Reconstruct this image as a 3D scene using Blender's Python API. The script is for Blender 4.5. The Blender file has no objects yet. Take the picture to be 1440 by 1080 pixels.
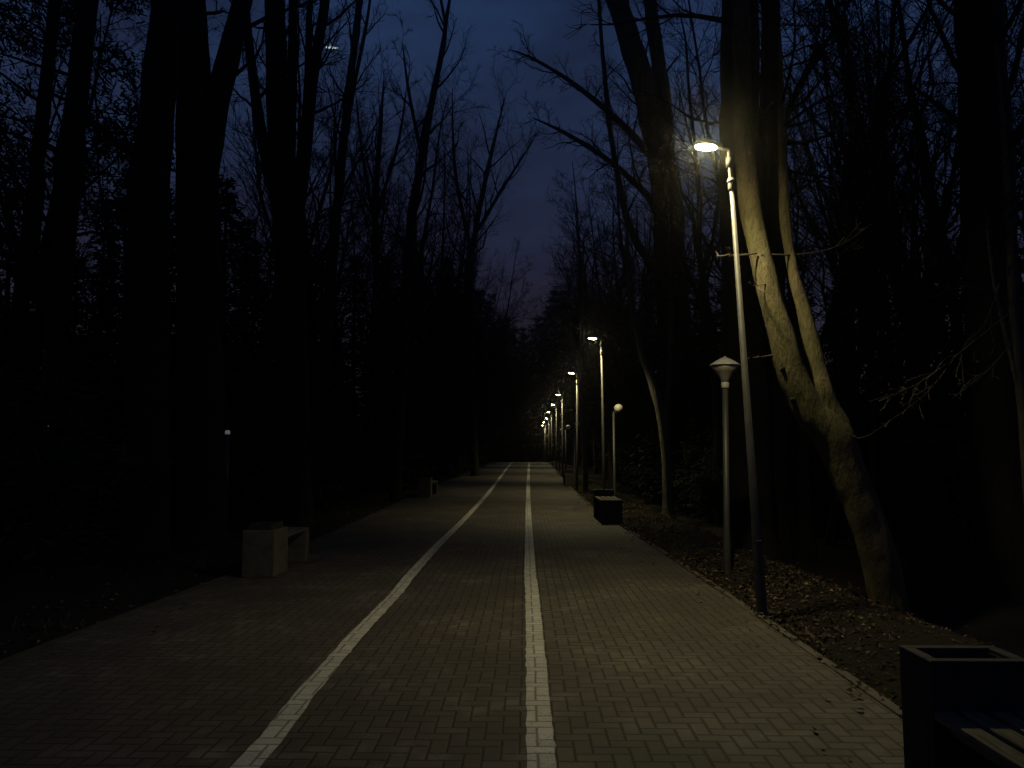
import bpy, math, random
from mathutils import Vector, Matrix, noise

R = math.radians
HAZE = .0018
scene = bpy.context.scene
COL = scene.collection

# ------------------------------------------------------------------ camera
F = 1100.0 / 1440.0            # focal length in picture widths
CAMZ = 1.6
cam = bpy.data.cameras.new("camera")
cam.sensor_fit = 'HORIZONTAL'
cam.sensor_width = 36.0
cam.lens = 36.0 * F
cam.clip_start = 0.05
cam.clip_end = 6000
camo = bpy.data.objects.new("camera", cam)
COL.objects.link(camo)
camo.location = (0, 0, CAMZ)
PITCH = math.atan(100 / 1100.0)
YAW = math.atan(18 / 1100.0)
camo.rotation_euler = (R(90) + PITCH, 0, YAW)
scene.camera = camo
CAMM = camo.rotation_euler.to_matrix()


def ray(px, py):
    return CAMM @ Vector(((px - 720) / 1100.0, -(py - 540) / 1100.0, -1.0))


def P(px, py, Y):
    """point of the place seen at (px, py) of the photograph, Y metres ahead"""
    d = ray(px, py)
    return Vector((0, 0, CAMZ)) + d * (Y / d.y)


def ground_px(Y):
    return 640 + 1100 * CAMZ / Y


# ------------------------------------------------------------------ object helpers
def link(o, parent=None):
    COL.objects.link(o)
    if parent is not None:
        o.parent = parent
    return o


def tag(o, label=None, cat=None, group=None, kind=None):
    if label: o['label'] = label
    if cat: o['category'] = cat
    if group: o['group'] = group
    if kind: o['kind'] = kind
    return o


def empty(name, loc=(0, 0, 0), rz=0.0):
    o = bpy.data.objects.new(name, None)
    o.location = loc
    o.rotation_euler = (0, 0, rz)
    o.empty_display_size = 0.2
    return link(o)


def copy_tree(o, parent=None):
    c = o.copy()
    COL.objects.link(c)
    c.parent = parent
    for ch in list(o.children):
        copy_tree(ch, c)
    return c


class MB:
    def __init__(self):
        self.v, self.f = [], []

    def box(self, x0, x1, y0, y1, z0, z1):
        b = len(self.v)
        for z in (z0, z1):
            for y in (y0, y1):
                for x in (x0, x1):
                    self.v.append((x, y, z))
        for q in ((0, 2, 3, 1), (4, 5, 7, 6), (0, 1, 5, 4), (2, 6, 7, 3), (0, 4, 6, 2), (1, 3, 7, 5)):
            self.f.append(tuple(b + i for i in q))

    def tube(self, pts, rads, n=8, cap=True, wob=0.0, seed=0.0):
        b0 = len(self.v)
        m = len(pts)
        up = None
        for i in range(m):
            if i == 0: t = pts[1] - pts[0]
            elif i == m - 1: t = pts[-1] - pts[-2]
            else: t = pts[i + 1] - pts[i - 1]
            if t.length < 1e-9: t = Vector((0, 0, 1))
            t.normalize()
            if up is None:
                up = t.orthogonal().normalized()
            else:
                up = up - t * up.dot(t)
                if up.length < 1e-6: up = t.orthogonal()
                up.normalize()
            s = t.cross(up)
            p, r = pts[i], rads[i]
            for k in range(n):
                a = 2 * math.pi * k / n
                d = up * math.cos(a) + s * math.sin(a)
                rr = r
                if wob:
                    q = p + d * r
                    rr = r * (1 + wob * noise.noise(Vector((q.x * 2.4, q.y * 2.4, q.z * 1.3 + seed)))
                              + wob * .5 * noise.noise(Vector((q.x * 7, q.y * 7, q.z * 3.5 + seed)))
                          + wob * .22 * noise.noise(Vector((q.x * 22, q.y * 22, q.z * 9 + seed))))
                q = p + d * rr
                self.v.append((q.x, q.y, q.z))
        for i in range(m - 1):
            for k in range(n):
                a = b0 + i * n + k
                c = b0 + i * n + (k + 1) % n
                self.f.append((a, c, c + n, a + n))
        if cap and n > 2:
            self.f.append(tuple(b0 + k for k in range(n))[::-1])
            self.f.append(tuple(b0 + (m - 1) * n + k for k in range(n)))

    def lathe(self, prof, n=20, c=(0, 0, 0)):
        b0 = len(self.v)
        for r, z in prof:
            for k in range(n):
                a = 2 * math.pi * k / n
                self.v.append((c[0] + r * math.cos(a), c[1] + r * math.sin(a), c[2] + z))
        for i in range(len(prof) - 1):
            for k in range(n):
                a = b0 + i * n + k
                d = b0 + i * n + (k + 1) % n
                self.f.append((a, d, d + n, a + n))
        self.f.append(tuple(b0 + k for k in range(n))[::-1])
        self.f.append(tuple(b0 + (len(prof) - 1) * n + k for k in range(n)))

    def quad(self, c, u, w):
        b = len(self.v)
        for s, t in ((-1, -1), (1, -1), (1, 1), (-1, 1)):
            q = c + u * s + w * t
            self.v.append((q.x, q.y, q.z))
        self.f.append((b, b + 1, b + 2, b + 3))

    def leaf(self, c, u, w, up, fold):
        """a folded leaf: two quads meeting at the mid rib, pointed ends"""
        b = len(self.v)
        pts = (c - u, c - w * 1.0 + up * fold, c + u * 1.0, c + w * 1.0 + up * fold, c - u * .15)
        for q in (pts[0], pts[1], pts[2], pts[3]):
            self.v.append((q.x, q.y, q.z))
        self.f.append((b, b + 1, b + 2))
        self.f.append((b, b + 2, b + 3))

    def mesh(self, name, mat, smooth=False):
        me = bpy.data.meshes.new(name)
        me.from_pydata(self.v, [], self.f)
        me.materials.append(mat)
        if smooth:
            me.polygons.foreach_set('use_smooth', [True] * len(me.polygons))
        me.update()
        return me

    def build(self, name, mat, parent=None, smooth=False, bevel=0.0):
        me = self.mesh(name, mat, smooth)
        o = bpy.data.objects.new(name, me)
        link(o, parent)
        if bevel:
            md = o.modifiers.new('bevel', 'BEVEL')
            md.width = bevel
            md.segments = 2
            md.limit_method = 'ANGLE'
        return o


# ------------------------------------------------------------------ materials
def mat_new(name):
    m = bpy.data.materials.new(name)
    m.use_nodes = True
    nt = m.node_tree
    b = nt.nodes['Principled BSDF']
    return m, nt, b


class NT:
    def __init__(self, nt): self.nt = nt

    def n(self, typ, **kw):
        x = self.nt.nodes.new(typ)
        for k, v in kw.items(): setattr(x, k, v)
        return x

    def l(self, a, b): self.nt.links.new(a, b)

    def math(self, op, a, b=None, c=None, clamp=False):
        x = self.n('ShaderNodeMath', operation=op, use_clamp=clamp)
        for i, s in enumerate((a, b, c)):
            if s is None: continue
            if isinstance(s, (int, float)): x.inputs[i].default_value = s
            else: self.l(s, x.inputs[i])
        return x.outputs[0]

    def mix(self, fac, a, b):
        x = self.n('ShaderNodeMix', data_type='RGBA')
        for i, s in ((0, fac), (6, a), (7, b)):
            if isinstance(s, (int, float)): x.inputs[i].default_value = s
            elif isinstance(s, tuple): x.inputs[i].default_value = s + (1,) if len(s) == 3 else s
            else: self.l(s, x.inputs[i])
        return x.outputs[2]

    def noise(self, vec, scale, detail=4, rough=.55):
        x = self.n('ShaderNodeTexNoise')
        x.inputs['Scale'].default_value = scale
        x.inputs['Detail'].default_value = detail
        x.inputs['Roughness'].default_value = rough
        if vec is not None: self.l(vec, x.inputs['Vector'])
        return x.outputs[0]

    def ramp(self, s, lo, hi):
        x = self.n('ShaderNodeMapRange')
        x.inputs[1].default_value = lo
        x.inputs[2].default_value = hi
        self.l(s, x.inputs[0])
        return x.outputs[0]

    def bump(self, h, strength, dist, b):
        x = self.n('ShaderNodeBump')
        x.inputs['Strength'].default_value = strength
        x.inputs['Distance'].default_value = dist
        self.l(h, x.inputs['Height'])
        self.l(x.outputs[0], b.inputs['Normal'])


def simple(name, col, rough=.7, metal=0.0, var=.25, scale=6.0, bump=.0, spec=.5):
    m, nt, b = mat_new(name)
    t = NT(nt)
    tc = t.n('ShaderNodeTexCoord')
    nz = t.noise(tc.outputs['Object'], scale, 5)
    a = tuple(c * (1 - var) for c in col)
    c2 = tuple(min(1, c * (1 + var)) for c in col)
    t.l(t.mix(t.ramp(nz, .3, .7), a, c2), b.inputs['Base Color'])
    b.inputs['Roughness'].default_value = rough
    b.inputs['Metallic'].default_value = metal
    b.inputs['Specular IOR Level'].default_value = spec
    if bump:
        t.bump(t.noise(tc.outputs['Object'], scale * 6, 6), bump, .01, b)
    return m


def herringbone(t, vec):
    """pavers 0.2 x 0.1 m in a 90 degree herringbone: joint distance, paver id"""
    sc = t.n('ShaderNodeVectorMath', operation='SCALE')
    t.l(vec, sc.inputs[0])
    sc.inputs['Scale'].default_value = 10.0
    sep = t.n('ShaderNodeSeparateXYZ')
    t.l(sc.outputs[0], sep.inputs[0])
    X, Y = sep.outputs[0], sep.outputs[1]
    i, j = t.math('FLOOR', X), t.math('FLOOR', Y)
    fx, fy = t.math('SUBTRACT', X, i), t.math('SUBTRACT', Y, j)
    mm = t.math('FLOORED_MODULO', t.math('SUBTRACT', i, j), 4.0)
    is_ = [t.math('COMPARE', mm, float(k), .3) for k in range(4)]
    dL = t.math('MAXIMUM', fx, is_[1])
    dR = t.math('MAXIMUM', t.math('SUBTRACT', 1.0, fx), is_[0])
    dB = t.math('MAXIMUM', fy, is_[2])
    dT = t.math('MAXIMUM', t.math('SUBTRACT', 1.0, fy), is_[3])
    d = t.math('MINIMUM', t.math('MINIMUM', dL, dR), t.math('MINIMUM', dB, dT))
    cmb = t.n('ShaderNodeCombineXYZ')
    t.l(t.math('SUBTRACT', i, is_[1]), cmb.inputs[0])
    t.l(t.math('SUBTRACT', j, is_[2]), cmb.inputs[1])
    wn = t.n('ShaderNodeTexWhiteNoise', noise_dimensions='2D')
    t.l(cmb.outputs[0], wn.inputs['Vector'])
    return d, wn.outputs['Value'], sep


def make_paving(name, paint=False):
    m, nt, b = mat_new(name)
    t = NT(nt)
    tc = t.n('ShaderNodeTexCoord')
    vec = tc.outputs['Object']
    # the rows wander a little, as laid pavers do
    wob = t.n('ShaderNodeTexNoise')
    wob.inputs['Scale'].default_value = .35
    wob.inputs['Detail'].default_value = 2
    t.l(vec, wob.inputs['Vector'])
    vs = t.n('ShaderNodeVectorMath', operation='SCALE')
    t.l(wob.outputs['Color'], vs.inputs[0]); vs.inputs['Scale'].default_value = .06
    va = t.n('ShaderNodeVectorMath', operation='ADD')
    t.l(vec, va.inputs[0]); t.l(vs.outputs[0], va.inputs[1])
    d, rid, sep = herringbone(t, va.outputs[0])
    jn = t.noise(vec, 30, 3)
    jw = t.math('MULTIPLY_ADD', jn, .09, .02)
    joint = t.math('SMOOTH_MIN', t.math('DIVIDE', d, t.math('MULTIPLY', jw, 2.0)), 1.0, .2, clamp=True)  # 0 in the joint
    fine = t.noise(vec, 60, 6, .7)
    big = t.noise(vec, .9, 4)
    mid = t.noise(vec, 4.0, 5)
    if not paint:
        sx = t.n('ShaderNodeSeparateXYZ'); t.l(vec, sx.inputs[0])
        bike = t.math('LESS_THAN', sx.outputs[0], .08)
        grey = t.mix(rid, (.084, .077, .059), (.128, .117, .088))
        brown = t.mix(rid, (.062, .052, .044), (.098, .082, .068))
        base = t.mix(bike, grey, brown)
        red = t.math('MULTIPLY', t.ramp(t.noise(vec, .55, 3), .52, .66), .35)
        base = t.mix(red, base, (.105, .062, .048))
        pale = t.math('MULTIPLY', t.ramp(mid, .50, .66), t.ramp(big, .42, .58))
        pale = t.math('MULTIPLY', pale, .5)
        base = t.mix(pale, base, (.21, .20, .165))
        dirt = t.math('MULTIPLY', t.ramp(big, .40, .62), .55)
        base = t.mix(t.math('SUBTRACT', .55, dirt, clamp=True), base, (.040, .036, .029))
        col = t.mix(t.math('MULTIPLY', t.ramp(fine, .35, .8), .35), base, (.035, .032, .027))
        col = t.mix(joint, (.024, .021, .016), col)
        b.inputs['Roughness'].default_value = .78
    else:
        white = t.mix(rid, (.43, .43, .40), (.54, .54, .50))
        wear = t.math('MULTIPLY', t.ramp(fine, .48, .66), t.ramp(mid, .40, .60))
        wear = t.math('MAXIMUM', wear, t.math('MULTIPLY', t.ramp(t.noise(vec, 17, 6, .75), .56, .64), t.ramp(t.noise(vec, 2.2, 4), .44, .6)))
        wear = t.math('MULTIPLY', wear, .88)
        col = t.mix(wear, white, (.14, .13, .11))
        col = t.mix(t.math('MULTIPLY', t.ramp(big, .45, .75), .4), col, (.30, .28, .23))
        col = t.mix(t.math('MULTIPLY_ADD', joint, .75, .25), (.06, .055, .045), col)
        b.inputs['Roughness'].default_value = .7
    t.l(col, b.inputs['Base Color'])
    b.inputs['Specular IOR Level'].default_value = .35
    h = t.math('ADD', t.math('MULTIPLY', joint, 1.0), t.math('MULTIPLY', fine, .25))
    h = t.math('ADD', h, t.math('MULTIPLY', rid, .3))
    t.bump(h, .8, .006, b)
    return m


M_PAVE = make_paving('herringbone_pavers')
M_PAINT = make_paving('worn_white_paint', True)


def make_ground():
    m, nt, b = mat_new('dark_earth')
    t = NT(nt)
    vec = t.n('ShaderNodeTexCoord').outputs['Object']
    n1, n2, n3 = t.noise(vec, 1.1, 5), t.noise(vec, 14, 6, .7), t.noise(vec, 55, 4, .7)
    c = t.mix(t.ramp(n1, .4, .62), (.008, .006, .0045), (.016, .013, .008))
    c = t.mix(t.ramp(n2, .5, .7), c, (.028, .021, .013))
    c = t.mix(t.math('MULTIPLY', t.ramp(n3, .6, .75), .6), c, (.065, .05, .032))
    t.l(c, b.inputs['Base Color'])
    b.inputs['Roughness'].default_value = .95
    b.inputs['Specular IOR Level'].default_value = .2
    t.bump(t.math('ADD', n2, t.math('MULTIPLY', n3, .6)), 1.0, .04, b)
    return m


M_GROUND = make_ground()


def make_bark(name, a, c, moss, mossamt, spec=.2):
    m, nt, b = mat_new(name)
    t = NT(nt)
    vec = t.n('ShaderNodeTexCoord').outputs['Object']
    mp = t.n('ShaderNodeMapping')
    mp.inputs['Scale'].default_value = (1, 1, .28)
    t.l(vec, mp.inputs[0])
    v2 = mp.outputs[0]
    n1, n2, n3 = t.noise(v2, 9, 6, .65), t.noise(v2, 34, 5, .7), t.noise(vec, 1.6, 4)
    col = t.mix(t.ramp(n1, .35, .68), a, c)
    col = t.mix(t.math('MULTIPLY', t.ramp(n3, .42, .62), mossamt), col, moss)
    col = t.mix(t.math('MULTIPLY', t.ramp(n2, .52, .72), .75), col, tuple(x * .3 for x in a))
    t.l(col, b.inputs['Base Color'])
    b.inputs['Roughness'].default_value = .9
    b.inputs['Specular IOR Level'].default_value = spec
    t.bump(t.math('ADD', n1, t.math('MULTIPLY', n2, .6)), 1.0, .05, b)
    return m


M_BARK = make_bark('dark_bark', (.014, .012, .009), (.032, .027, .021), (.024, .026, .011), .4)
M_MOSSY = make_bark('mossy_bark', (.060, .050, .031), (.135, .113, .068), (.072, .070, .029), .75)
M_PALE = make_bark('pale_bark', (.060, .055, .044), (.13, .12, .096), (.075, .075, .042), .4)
M_TWIG = simple('twig_bark', (.016, .014, .011), .9, var=.3, scale=3, spec=.2)
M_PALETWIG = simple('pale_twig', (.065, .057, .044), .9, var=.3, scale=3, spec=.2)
M_TWIGD = simple('dead_twig', (.07, .056, .042), .9, var=.4, scale=3, spec=.2)


def make_leafmat(name, cols, rough=.8):
    m, nt, b = mat_new(name)
    t = NT(nt)
    g = t.n('ShaderNodeNewGeometry')
    r = t.n('ShaderNodeValToRGB')
    e = r.color_ramp.elements
    e[0].position, e[0].color = 0, cols[0] + (1,)
    e[1].position, e[1].color = 1, cols[-1] + (1,)
    for i, c in enumerate(cols[1:-1]):
        x = e.new((i + 1) / (len(cols) - 1))
        x.color = c + (1,)
    t.l(g.outputs['Random Per Island'], r.inputs[0])
    t.l(r.outputs[0], b.inputs['Base Color'])
    b.inputs['Roughness'].default_value = rough
    b.inputs['Specular IOR Level'].default_value = .25
    return m


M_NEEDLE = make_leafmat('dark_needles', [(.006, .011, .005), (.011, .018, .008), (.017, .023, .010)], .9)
M_DRYLEAF = make_leafmat('dry_leaves', [(.024, .014, .008), (.055, .034, .018), (.085, .058, .032), (.035, .022, .013), (.045, .03, .017), (.20, .155, .10)], .75)
M_GRASS = make_leafmat('grass_blades', [(.022, .028, .009), (.042, .048, .015), (.07, .062, .025)], .7)

M_METAL = simple('galvanised_steel', (.046, .046, .045), .6, 0, .25, 9, spec=.3)
M_DARKMETAL = simple('dark_post_paint', (.042, .042, .040), .5, .2, .2, 9)
M_HOUSING = simple('lamp_housing', (.40, .40, .38), .45, .2, .1, 9)
M_CAP = simple('grey_lamp_cap', (.45, .44, .42), .55, .0, .15, 12)
M_SHADE = simple('frosted_shade', (.20, .185, .16), .35, 0, .2, 8)
M_OPAL = simple('opal_globe', (.62, .60, .52), .3, 0, .06, 8)
M_CONC = simple('grey_concrete', (.085, .077, .058), .9, 0, .3, 7, .5)
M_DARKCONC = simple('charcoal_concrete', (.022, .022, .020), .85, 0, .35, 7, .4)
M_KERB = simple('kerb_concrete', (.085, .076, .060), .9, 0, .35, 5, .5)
M_DARKKERB = simple('dark_kerb', (.034, .030, .023), .95, 0, .5, 4, .6)  # darker kerb tone for the left edge
M_LINER = simple('bin_liner_steel', (.05, .05, .05), .5, .5, .2, 9)


def make_wood():
    m, nt, b = mat_new('weathered_slats')
    t = NT(nt)
    vec = t.n('ShaderNodeTexCoord').outputs['Object']
    mp = t.n('ShaderNodeMapping')
    mp.inputs['Scale'].default_value = (14, .9, 14)
    t.l(vec, mp.inputs[0])
    n1 = t.noise(mp.outputs[0], 4, 6, .65)
    col = t.mix(t.ramp(n1, .35, .7), (.055, .048, .032), (.19, .172, .125))
    t.l(col, b.inputs['Base Color'])
    b.inputs['Roughness'].default_value = .85
    b.inputs['Specular IOR Level'].default_value = .15
    t.bump(n1, .5, .004, b)
    return m


M_WOOD = make_wood()


def emissive(name, col, strength):
    m, nt, b = mat_new(name)
    b.inputs['Base Color'].default_value = (.8, .8, .75, 1)
    b.inputs['Emission Color'].default_value = col + (1,)
    b.inputs['Emission Strength'].default_value = strength
    return m


LAMPCOL = (1.0, .86, .44)
M_LENS = emissive('glowing_lens', (1.0, .84, .40), 380.0)
M_DIMLENS = emissive('dimmer_lens', (1.0, .88, .52), 70.0)
M_FARLENS = emissive('glowing_far_lens', (.92, .95, 1.0), .07)
M_AIR = emissive('aircraft_light', (.80, .92, 1.0), 1.0)


# ------------------------------------------------------------------ terrain and path
def sstep(a, b, x):
    t = max(0.0, min(1.0, (x - a) / (b - a)))
    return t * t * (3 - 2 * t)


def lerp_tab(tab, x):
    if x <= tab[0][0]: return tab[0][1]
    for (x0, y0), (x1, y1) in zip(tab, tab[1:]):
        if x <= x1:
            t = (x - x0) / (x1 - x0)
            return y0 + (y1 - y0) * t
    return tab[-1][1]


def zpath(Y):
    return .75 * sstep(14, 86, Y) - 2.2 * sstep(92, 190, Y)


def XR(Y): return lerp_tab([(0, 2.28), (8, 2.30), (14, 2.24), (22, 2.06), (32, 1.98), (46, 2.08), (60, 2.2), (80, 2.45), (120, 2.5)], Y)


def XL(Y): return lerp_tab([(0, -4.05), (8, -3.98), (12, -3.86), (28, -4.15), (60, -3.85), (90, -3.6), (120, -3.6)], Y)


def zground(X, Y):
    l, r = XL(Y), XR(Y)
    z = zpath(Y)
    if l - .07 < X < r + .07:
        return z - .12
    off = X - r if X > r else l - X
    n = noise.noise(Vector((X * .6, Y * .6, 3.1))) * .06 + noise.noise(Vector((X * 2.3, Y * 2.3, 9.1))) * .03
    k = sstep(.05, .8, off)
    if X > r:
        bank = .10 * sstep(.2, 1.0, off) - .40 * sstep(1.1, 2.6, off) + .8 * sstep(8, 30, off)
    else:
        bank = .06 * sstep(.3, 2.0, off) + .6 * sstep(6, 30, off)
    return z - .015 + k * n + bank


xs = [-400, -220, -130, -80, -55, -40, -30, -24, -19, -15, -12, -10, -8.5, -7.4]
x = -6.6
while x < 6.6:
    xs.append(round(x, 3)); x += .14
xs += [7.4, 8.5, 10, 12, 15, 19, 24, 30, 40, 55, 80, 130, 220, 400]
ys = [-60, -30, -15, -8, -4, -2, -1]
y = 0.0
while y < 24: ys.append(round(y, 3)); y += .25
while y < 100: ys.append(y); y += 1.0
ys += [105, 112, 120, 130, 145, 165, 190, 220, 280, 400, 700]
g = MB()
for yy in ys:
    for xx in xs:
        g.v.append((xx, yy, zground(xx, yy)))
W = len(xs)
for j in range(len(ys) - 1):
    for i in range(W - 1):
        a = j * W + i
        g.f.append((a, a + 1, a + W + 1, a + W))
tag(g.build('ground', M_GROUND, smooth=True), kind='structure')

# the paved path, one sheet with a thickness at its sides
py_ = [-8 + k for k in range(8)] + [k * .5 for k in range(0, 60)] + [30 + k * 2 for k in range(0, 60)]
p = MB()
for yy in py_:
    z = zpath(yy)
    l, r = XL(yy), XR(yy)
    for xx in (l, l + (r - l) * .25, l + (r - l) * .5, l + (r - l) * .75, r):
        p.v.append((xx, yy, z))
for j in range(len(py_) - 1):
    for i in range(4):
        a = j * 5 + i
        p.f.append((a, a + 1, a + 6, a + 5))
tag(p.build('path', M_PAVE, smooth=True), kind='structure')

for side in (1, -1):
    k = MB()
    rng = random.Random(5 + side)
    yy = -6.0
    while yy < 92:                       # edging stones of a metre each, laid end to end
        y2 = yy + .992
        dz = rng.uniform(-.004, .006)
        dx = rng.uniform(-.006, .006)
        def edge(Y): return (XR(Y) + .003 + dx) if side > 0 else (XL(Y) - .003 + dx)
        b0 = len(k.v)
        for Y in (yy, y2):
            e = edge(Y)
            z = zpath(Y)
            for (ox, oz) in ((0, -.15), (0, .012 + dz), (.075, .012 + dz), (.075, -.15)):
                k.v.append((e + ox * side, Y, z + oz))
        for q in ((0, 1, 5, 4), (1, 2, 6, 5), (2, 3, 7, 6), (0, 3, 2, 1), (4, 5, 6, 7)):
            k.f.append(tuple(b0 + i for i in q))
        yy += 1.0
    tag(k.build('kerb', M_KERB if side > 0 else M_DARKKERB, bevel=.008), kind='structure')


def painted_line(fn, w0, w1):
    m = MB()
    Y = 1.0
    st = []
    while Y < 88:
        st.append(Y)
        Y += .12 if Y < 12 else .5
    rng = random.Random(int(w0 * 1000))
    for Y in st:
        c = fn(Y)
        jl, jr = rng.uniform(-.006, .006), rng.uniform(-.006, .006)
        m.v.append((c - w0 + jl, Y, zpath(Y) + .004))
        m.v.append((c + jl * .5, Y, zpath(Y) + .004))
        m.v.append((c + w1 + jr, Y, zpath(Y) + .004))
    for j in range(len(st) - 1):
        for i in range(2):
            a = j * 3 + i
            m.f.append((a, a + 1, a + 4, a + 3))
    tag(m.build('painted_line', M_PAINT, smooth=True), kind='structure')


painted_line(lambda Y: lerp_tab([(0, .085), (6, .085), (9.4, .082), (10.6, .068), (13, .075), (20, .09), (40, .16), (60, .3), (90, .5)], Y), .078, .078)
painted_line(lambda Y: lerp_tab([(0, -1.42), (4.6, -1.44), (5.3, -1.475), (7, -1.505), (9.2, -1.49), (10.4, -1.53), (14, -1.56), (20, -1.50), (30, -1.45), (60, -1.42), (90, -1.4)], Y), .073, .073)

# ------------------------------------------------------------------ leaves and grass on the verges
rng = random.Random(11)
lf = MB()


def drop_leaf(X, Y, s):
    z = zground(X, Y) if not (XL(Y) - .07 < X < XR(Y) + .07) else zpath(Y) + .006
    a = rng.uniform(0, 6.283)
    tilt = rng.gauss(0, .35)
    u = Vector((math.cos(a), math.sin(a), tilt * .6)) * s
    w = Vector((-math.sin(a), math.cos(a), rng.gauss(0, .35))) * s * rng.uniform(.45, .8)
    lf.leaf(Vector((X, Y, z + s * .25 + .004)), u, w, Vector((0, 0, 1)), s * rng.uniform(.1, .7))


for i in range(30000):
    Y = 3.6 + 26 * rng.random() ** 1.5
    off = abs(rng.gauss(0, .95)) - .02
    if off > 4: continue
    X = XR(Y) + off
    near = sstep(6.9, 7.7, Y + (X - 2.3) * .10 + noise.noise(Vector((X * 1.5, Y * 1.5, 0))) * .4)
    keep = (.16 + .84 * near) * (.55 + .9 * noise.noise(Vector((X * 1.1, Y * 1.1, 4))))
    if rng.random() > keep: continue
    drop_leaf(X, Y, rng.uniform(.008, .022) if rng.random() < .7 else rng.uniform(.02, .036))
for i in range(3500):
    Y = 4 + 22 * rng.random() ** 1.3
    X = XL(Y) - .08 - abs(rng.gauss(0, 1.3))
    if rng.random() > .45 + .8 * noise.noise(Vector((X, Y, 7))): continue
    drop_leaf(X, Y, rng.uniform(.014, .032))
for i in range(190):
    Y = 4 + 22 * rng.random()
    X = XR(Y) - abs(rng.gauss(0, .35)) if rng.random() < .6 else XL(Y) + abs(rng.gauss(0, .6))
    drop_leaf(X, Y, rng.uniform(.015, .032))
tag(lf.build('fallen_leaves', M_DRYLEAF), 'dry brown leaves scattered over the verges', 'leaves', kind='stuff')

st_ = MB()
for i in range(240):
    Y = 4.2 + 16 * rng.random() ** 1.3
    X = XR(Y) + .12 + abs(rng.gauss(0, .8))
    a = rng.uniform(0, 6.283)
    L = rng.uniform(.06, .32)
    c = Vector((X, Y, zground(X, Y) + .012))
    d = Vector((math.cos(a), math.sin(a), rng.gauss(0, .06))) * L
    st_.tube([c - d * .5, c + Vector((rng.gauss(0, .02), rng.gauss(0, .02), .006)), c + d * .5], [.004, .0045, .002], 4)
tag(st_.build('fallen_twigs', M_TWIGD), 'small dead twigs lying among the leaves on the right verge', 'twigs', kind='stuff')

gr = MB()
for i in range(16000):
    Y = 7.4 + 30 * rng.random() ** 1.4
    if rng.random() < .7:
        X = XR(Y) + .1 + abs(rng.gauss(0, .9))
    else:
        X = XL(Y) - .1 - abs(rng.gauss(0, 1.1))
    if Y < 11 and X > 0: continue
    if noise.noise(Vector((X * .7, Y * .5, 20))) < (.12 if Y < 14 else -.1): continue
    a = rng.uniform(0, 6.283)
    h = rng.uniform(.05, .16)
    b = Vector((X, Y, zground(X, Y) - .01))
    d = Vector((math.cos(a), math.sin(a), 0))
    bend = Vector((rng.gauss(0, .5), rng.gauss(0, .5), 1)).normalized() * h
    w = d * rng.uniform(.003, .007)
    n0 = len(gr.v)
    for q in (b - w, b + w, b + bend * .6 + w * .7, b + bend * .6 - w * .7, b + bend + Vector((bend.x, bend.y, -.02)) * .5):
        gr.v.append((q.x, q.y, q.z))
    gr.f.append((n0, n0 + 1, n0 + 2, n0 + 3))
    gr.f.append((n0 + 3, n0 + 2, n0 + 4))
tag(gr.build('grass', M_GRASS), 'thin grass growing in patches on the verges', 'grass', kind='stuff')


# ------------------------------------------------------------------ trees
def resample(pts, rads, step):
    """smooth (Catmull-Rom) polyline"""
    out, ro = [], []
    n = len(pts)
    for i in range(n - 1):
        p0, p1, p2, p3 = pts[max(i - 1, 0)], pts[i], pts[i + 1], pts[min(i + 2, n - 1)]
        k = max(2, int((p2 - p1).length / step))
        for q in range(k):
            t = q / k
            t2, t3 = t * t, t * t * t
            out.append(.5 * ((2 * p1) + (p2 - p0) * t + (2 * p0 - 5 * p1 + 4 * p2 - p3) * t2 + (3 * p1 - p0 - 3 * p2 + p3) * t3))
            ro.append(rads[i] + (rads[i + 1] - rads[i]) * t)
    out.append(pts[-1].copy()); ro.append(rads[-1])
    return out, ro


def limb(rng, p, d, L, r0, r1, n, droop=0.0, wander=.18):
    pts, rads = [p.copy()], [r0]
    d = d.normalized()
    for i in range(n):
        d = (d + Vector((rng.gauss(0, wander), rng.gauss(0, wander), rng.gauss(0, wander) + droop))).normalized()
        pts.append(pts[-1] + d * (L / n))
        rads.append(r0 + (r1 - r0) * ((i + 1) / n) ** .8)
    return pts, rads


def at(pts, rads, t):
    s = t * (len(pts) - 1)
    i = min(int(s), len(pts) - 2)
    f = s - i
    return pts[i].lerp(pts[i + 1], f), rads[i] + (rads[i + 1] - rads[i]) * f, (pts[i + 1] - pts[i]).normalized()


def side_dir(rng, ax, ang):
    o = ax.orthogonal().normalized()
    o = Matrix.Rotation(rng.uniform(0, 2 * math.pi), 3, ax) @ o
    return (ax * math.cos(ang) + o * math.sin(ang)).normalized()


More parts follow.
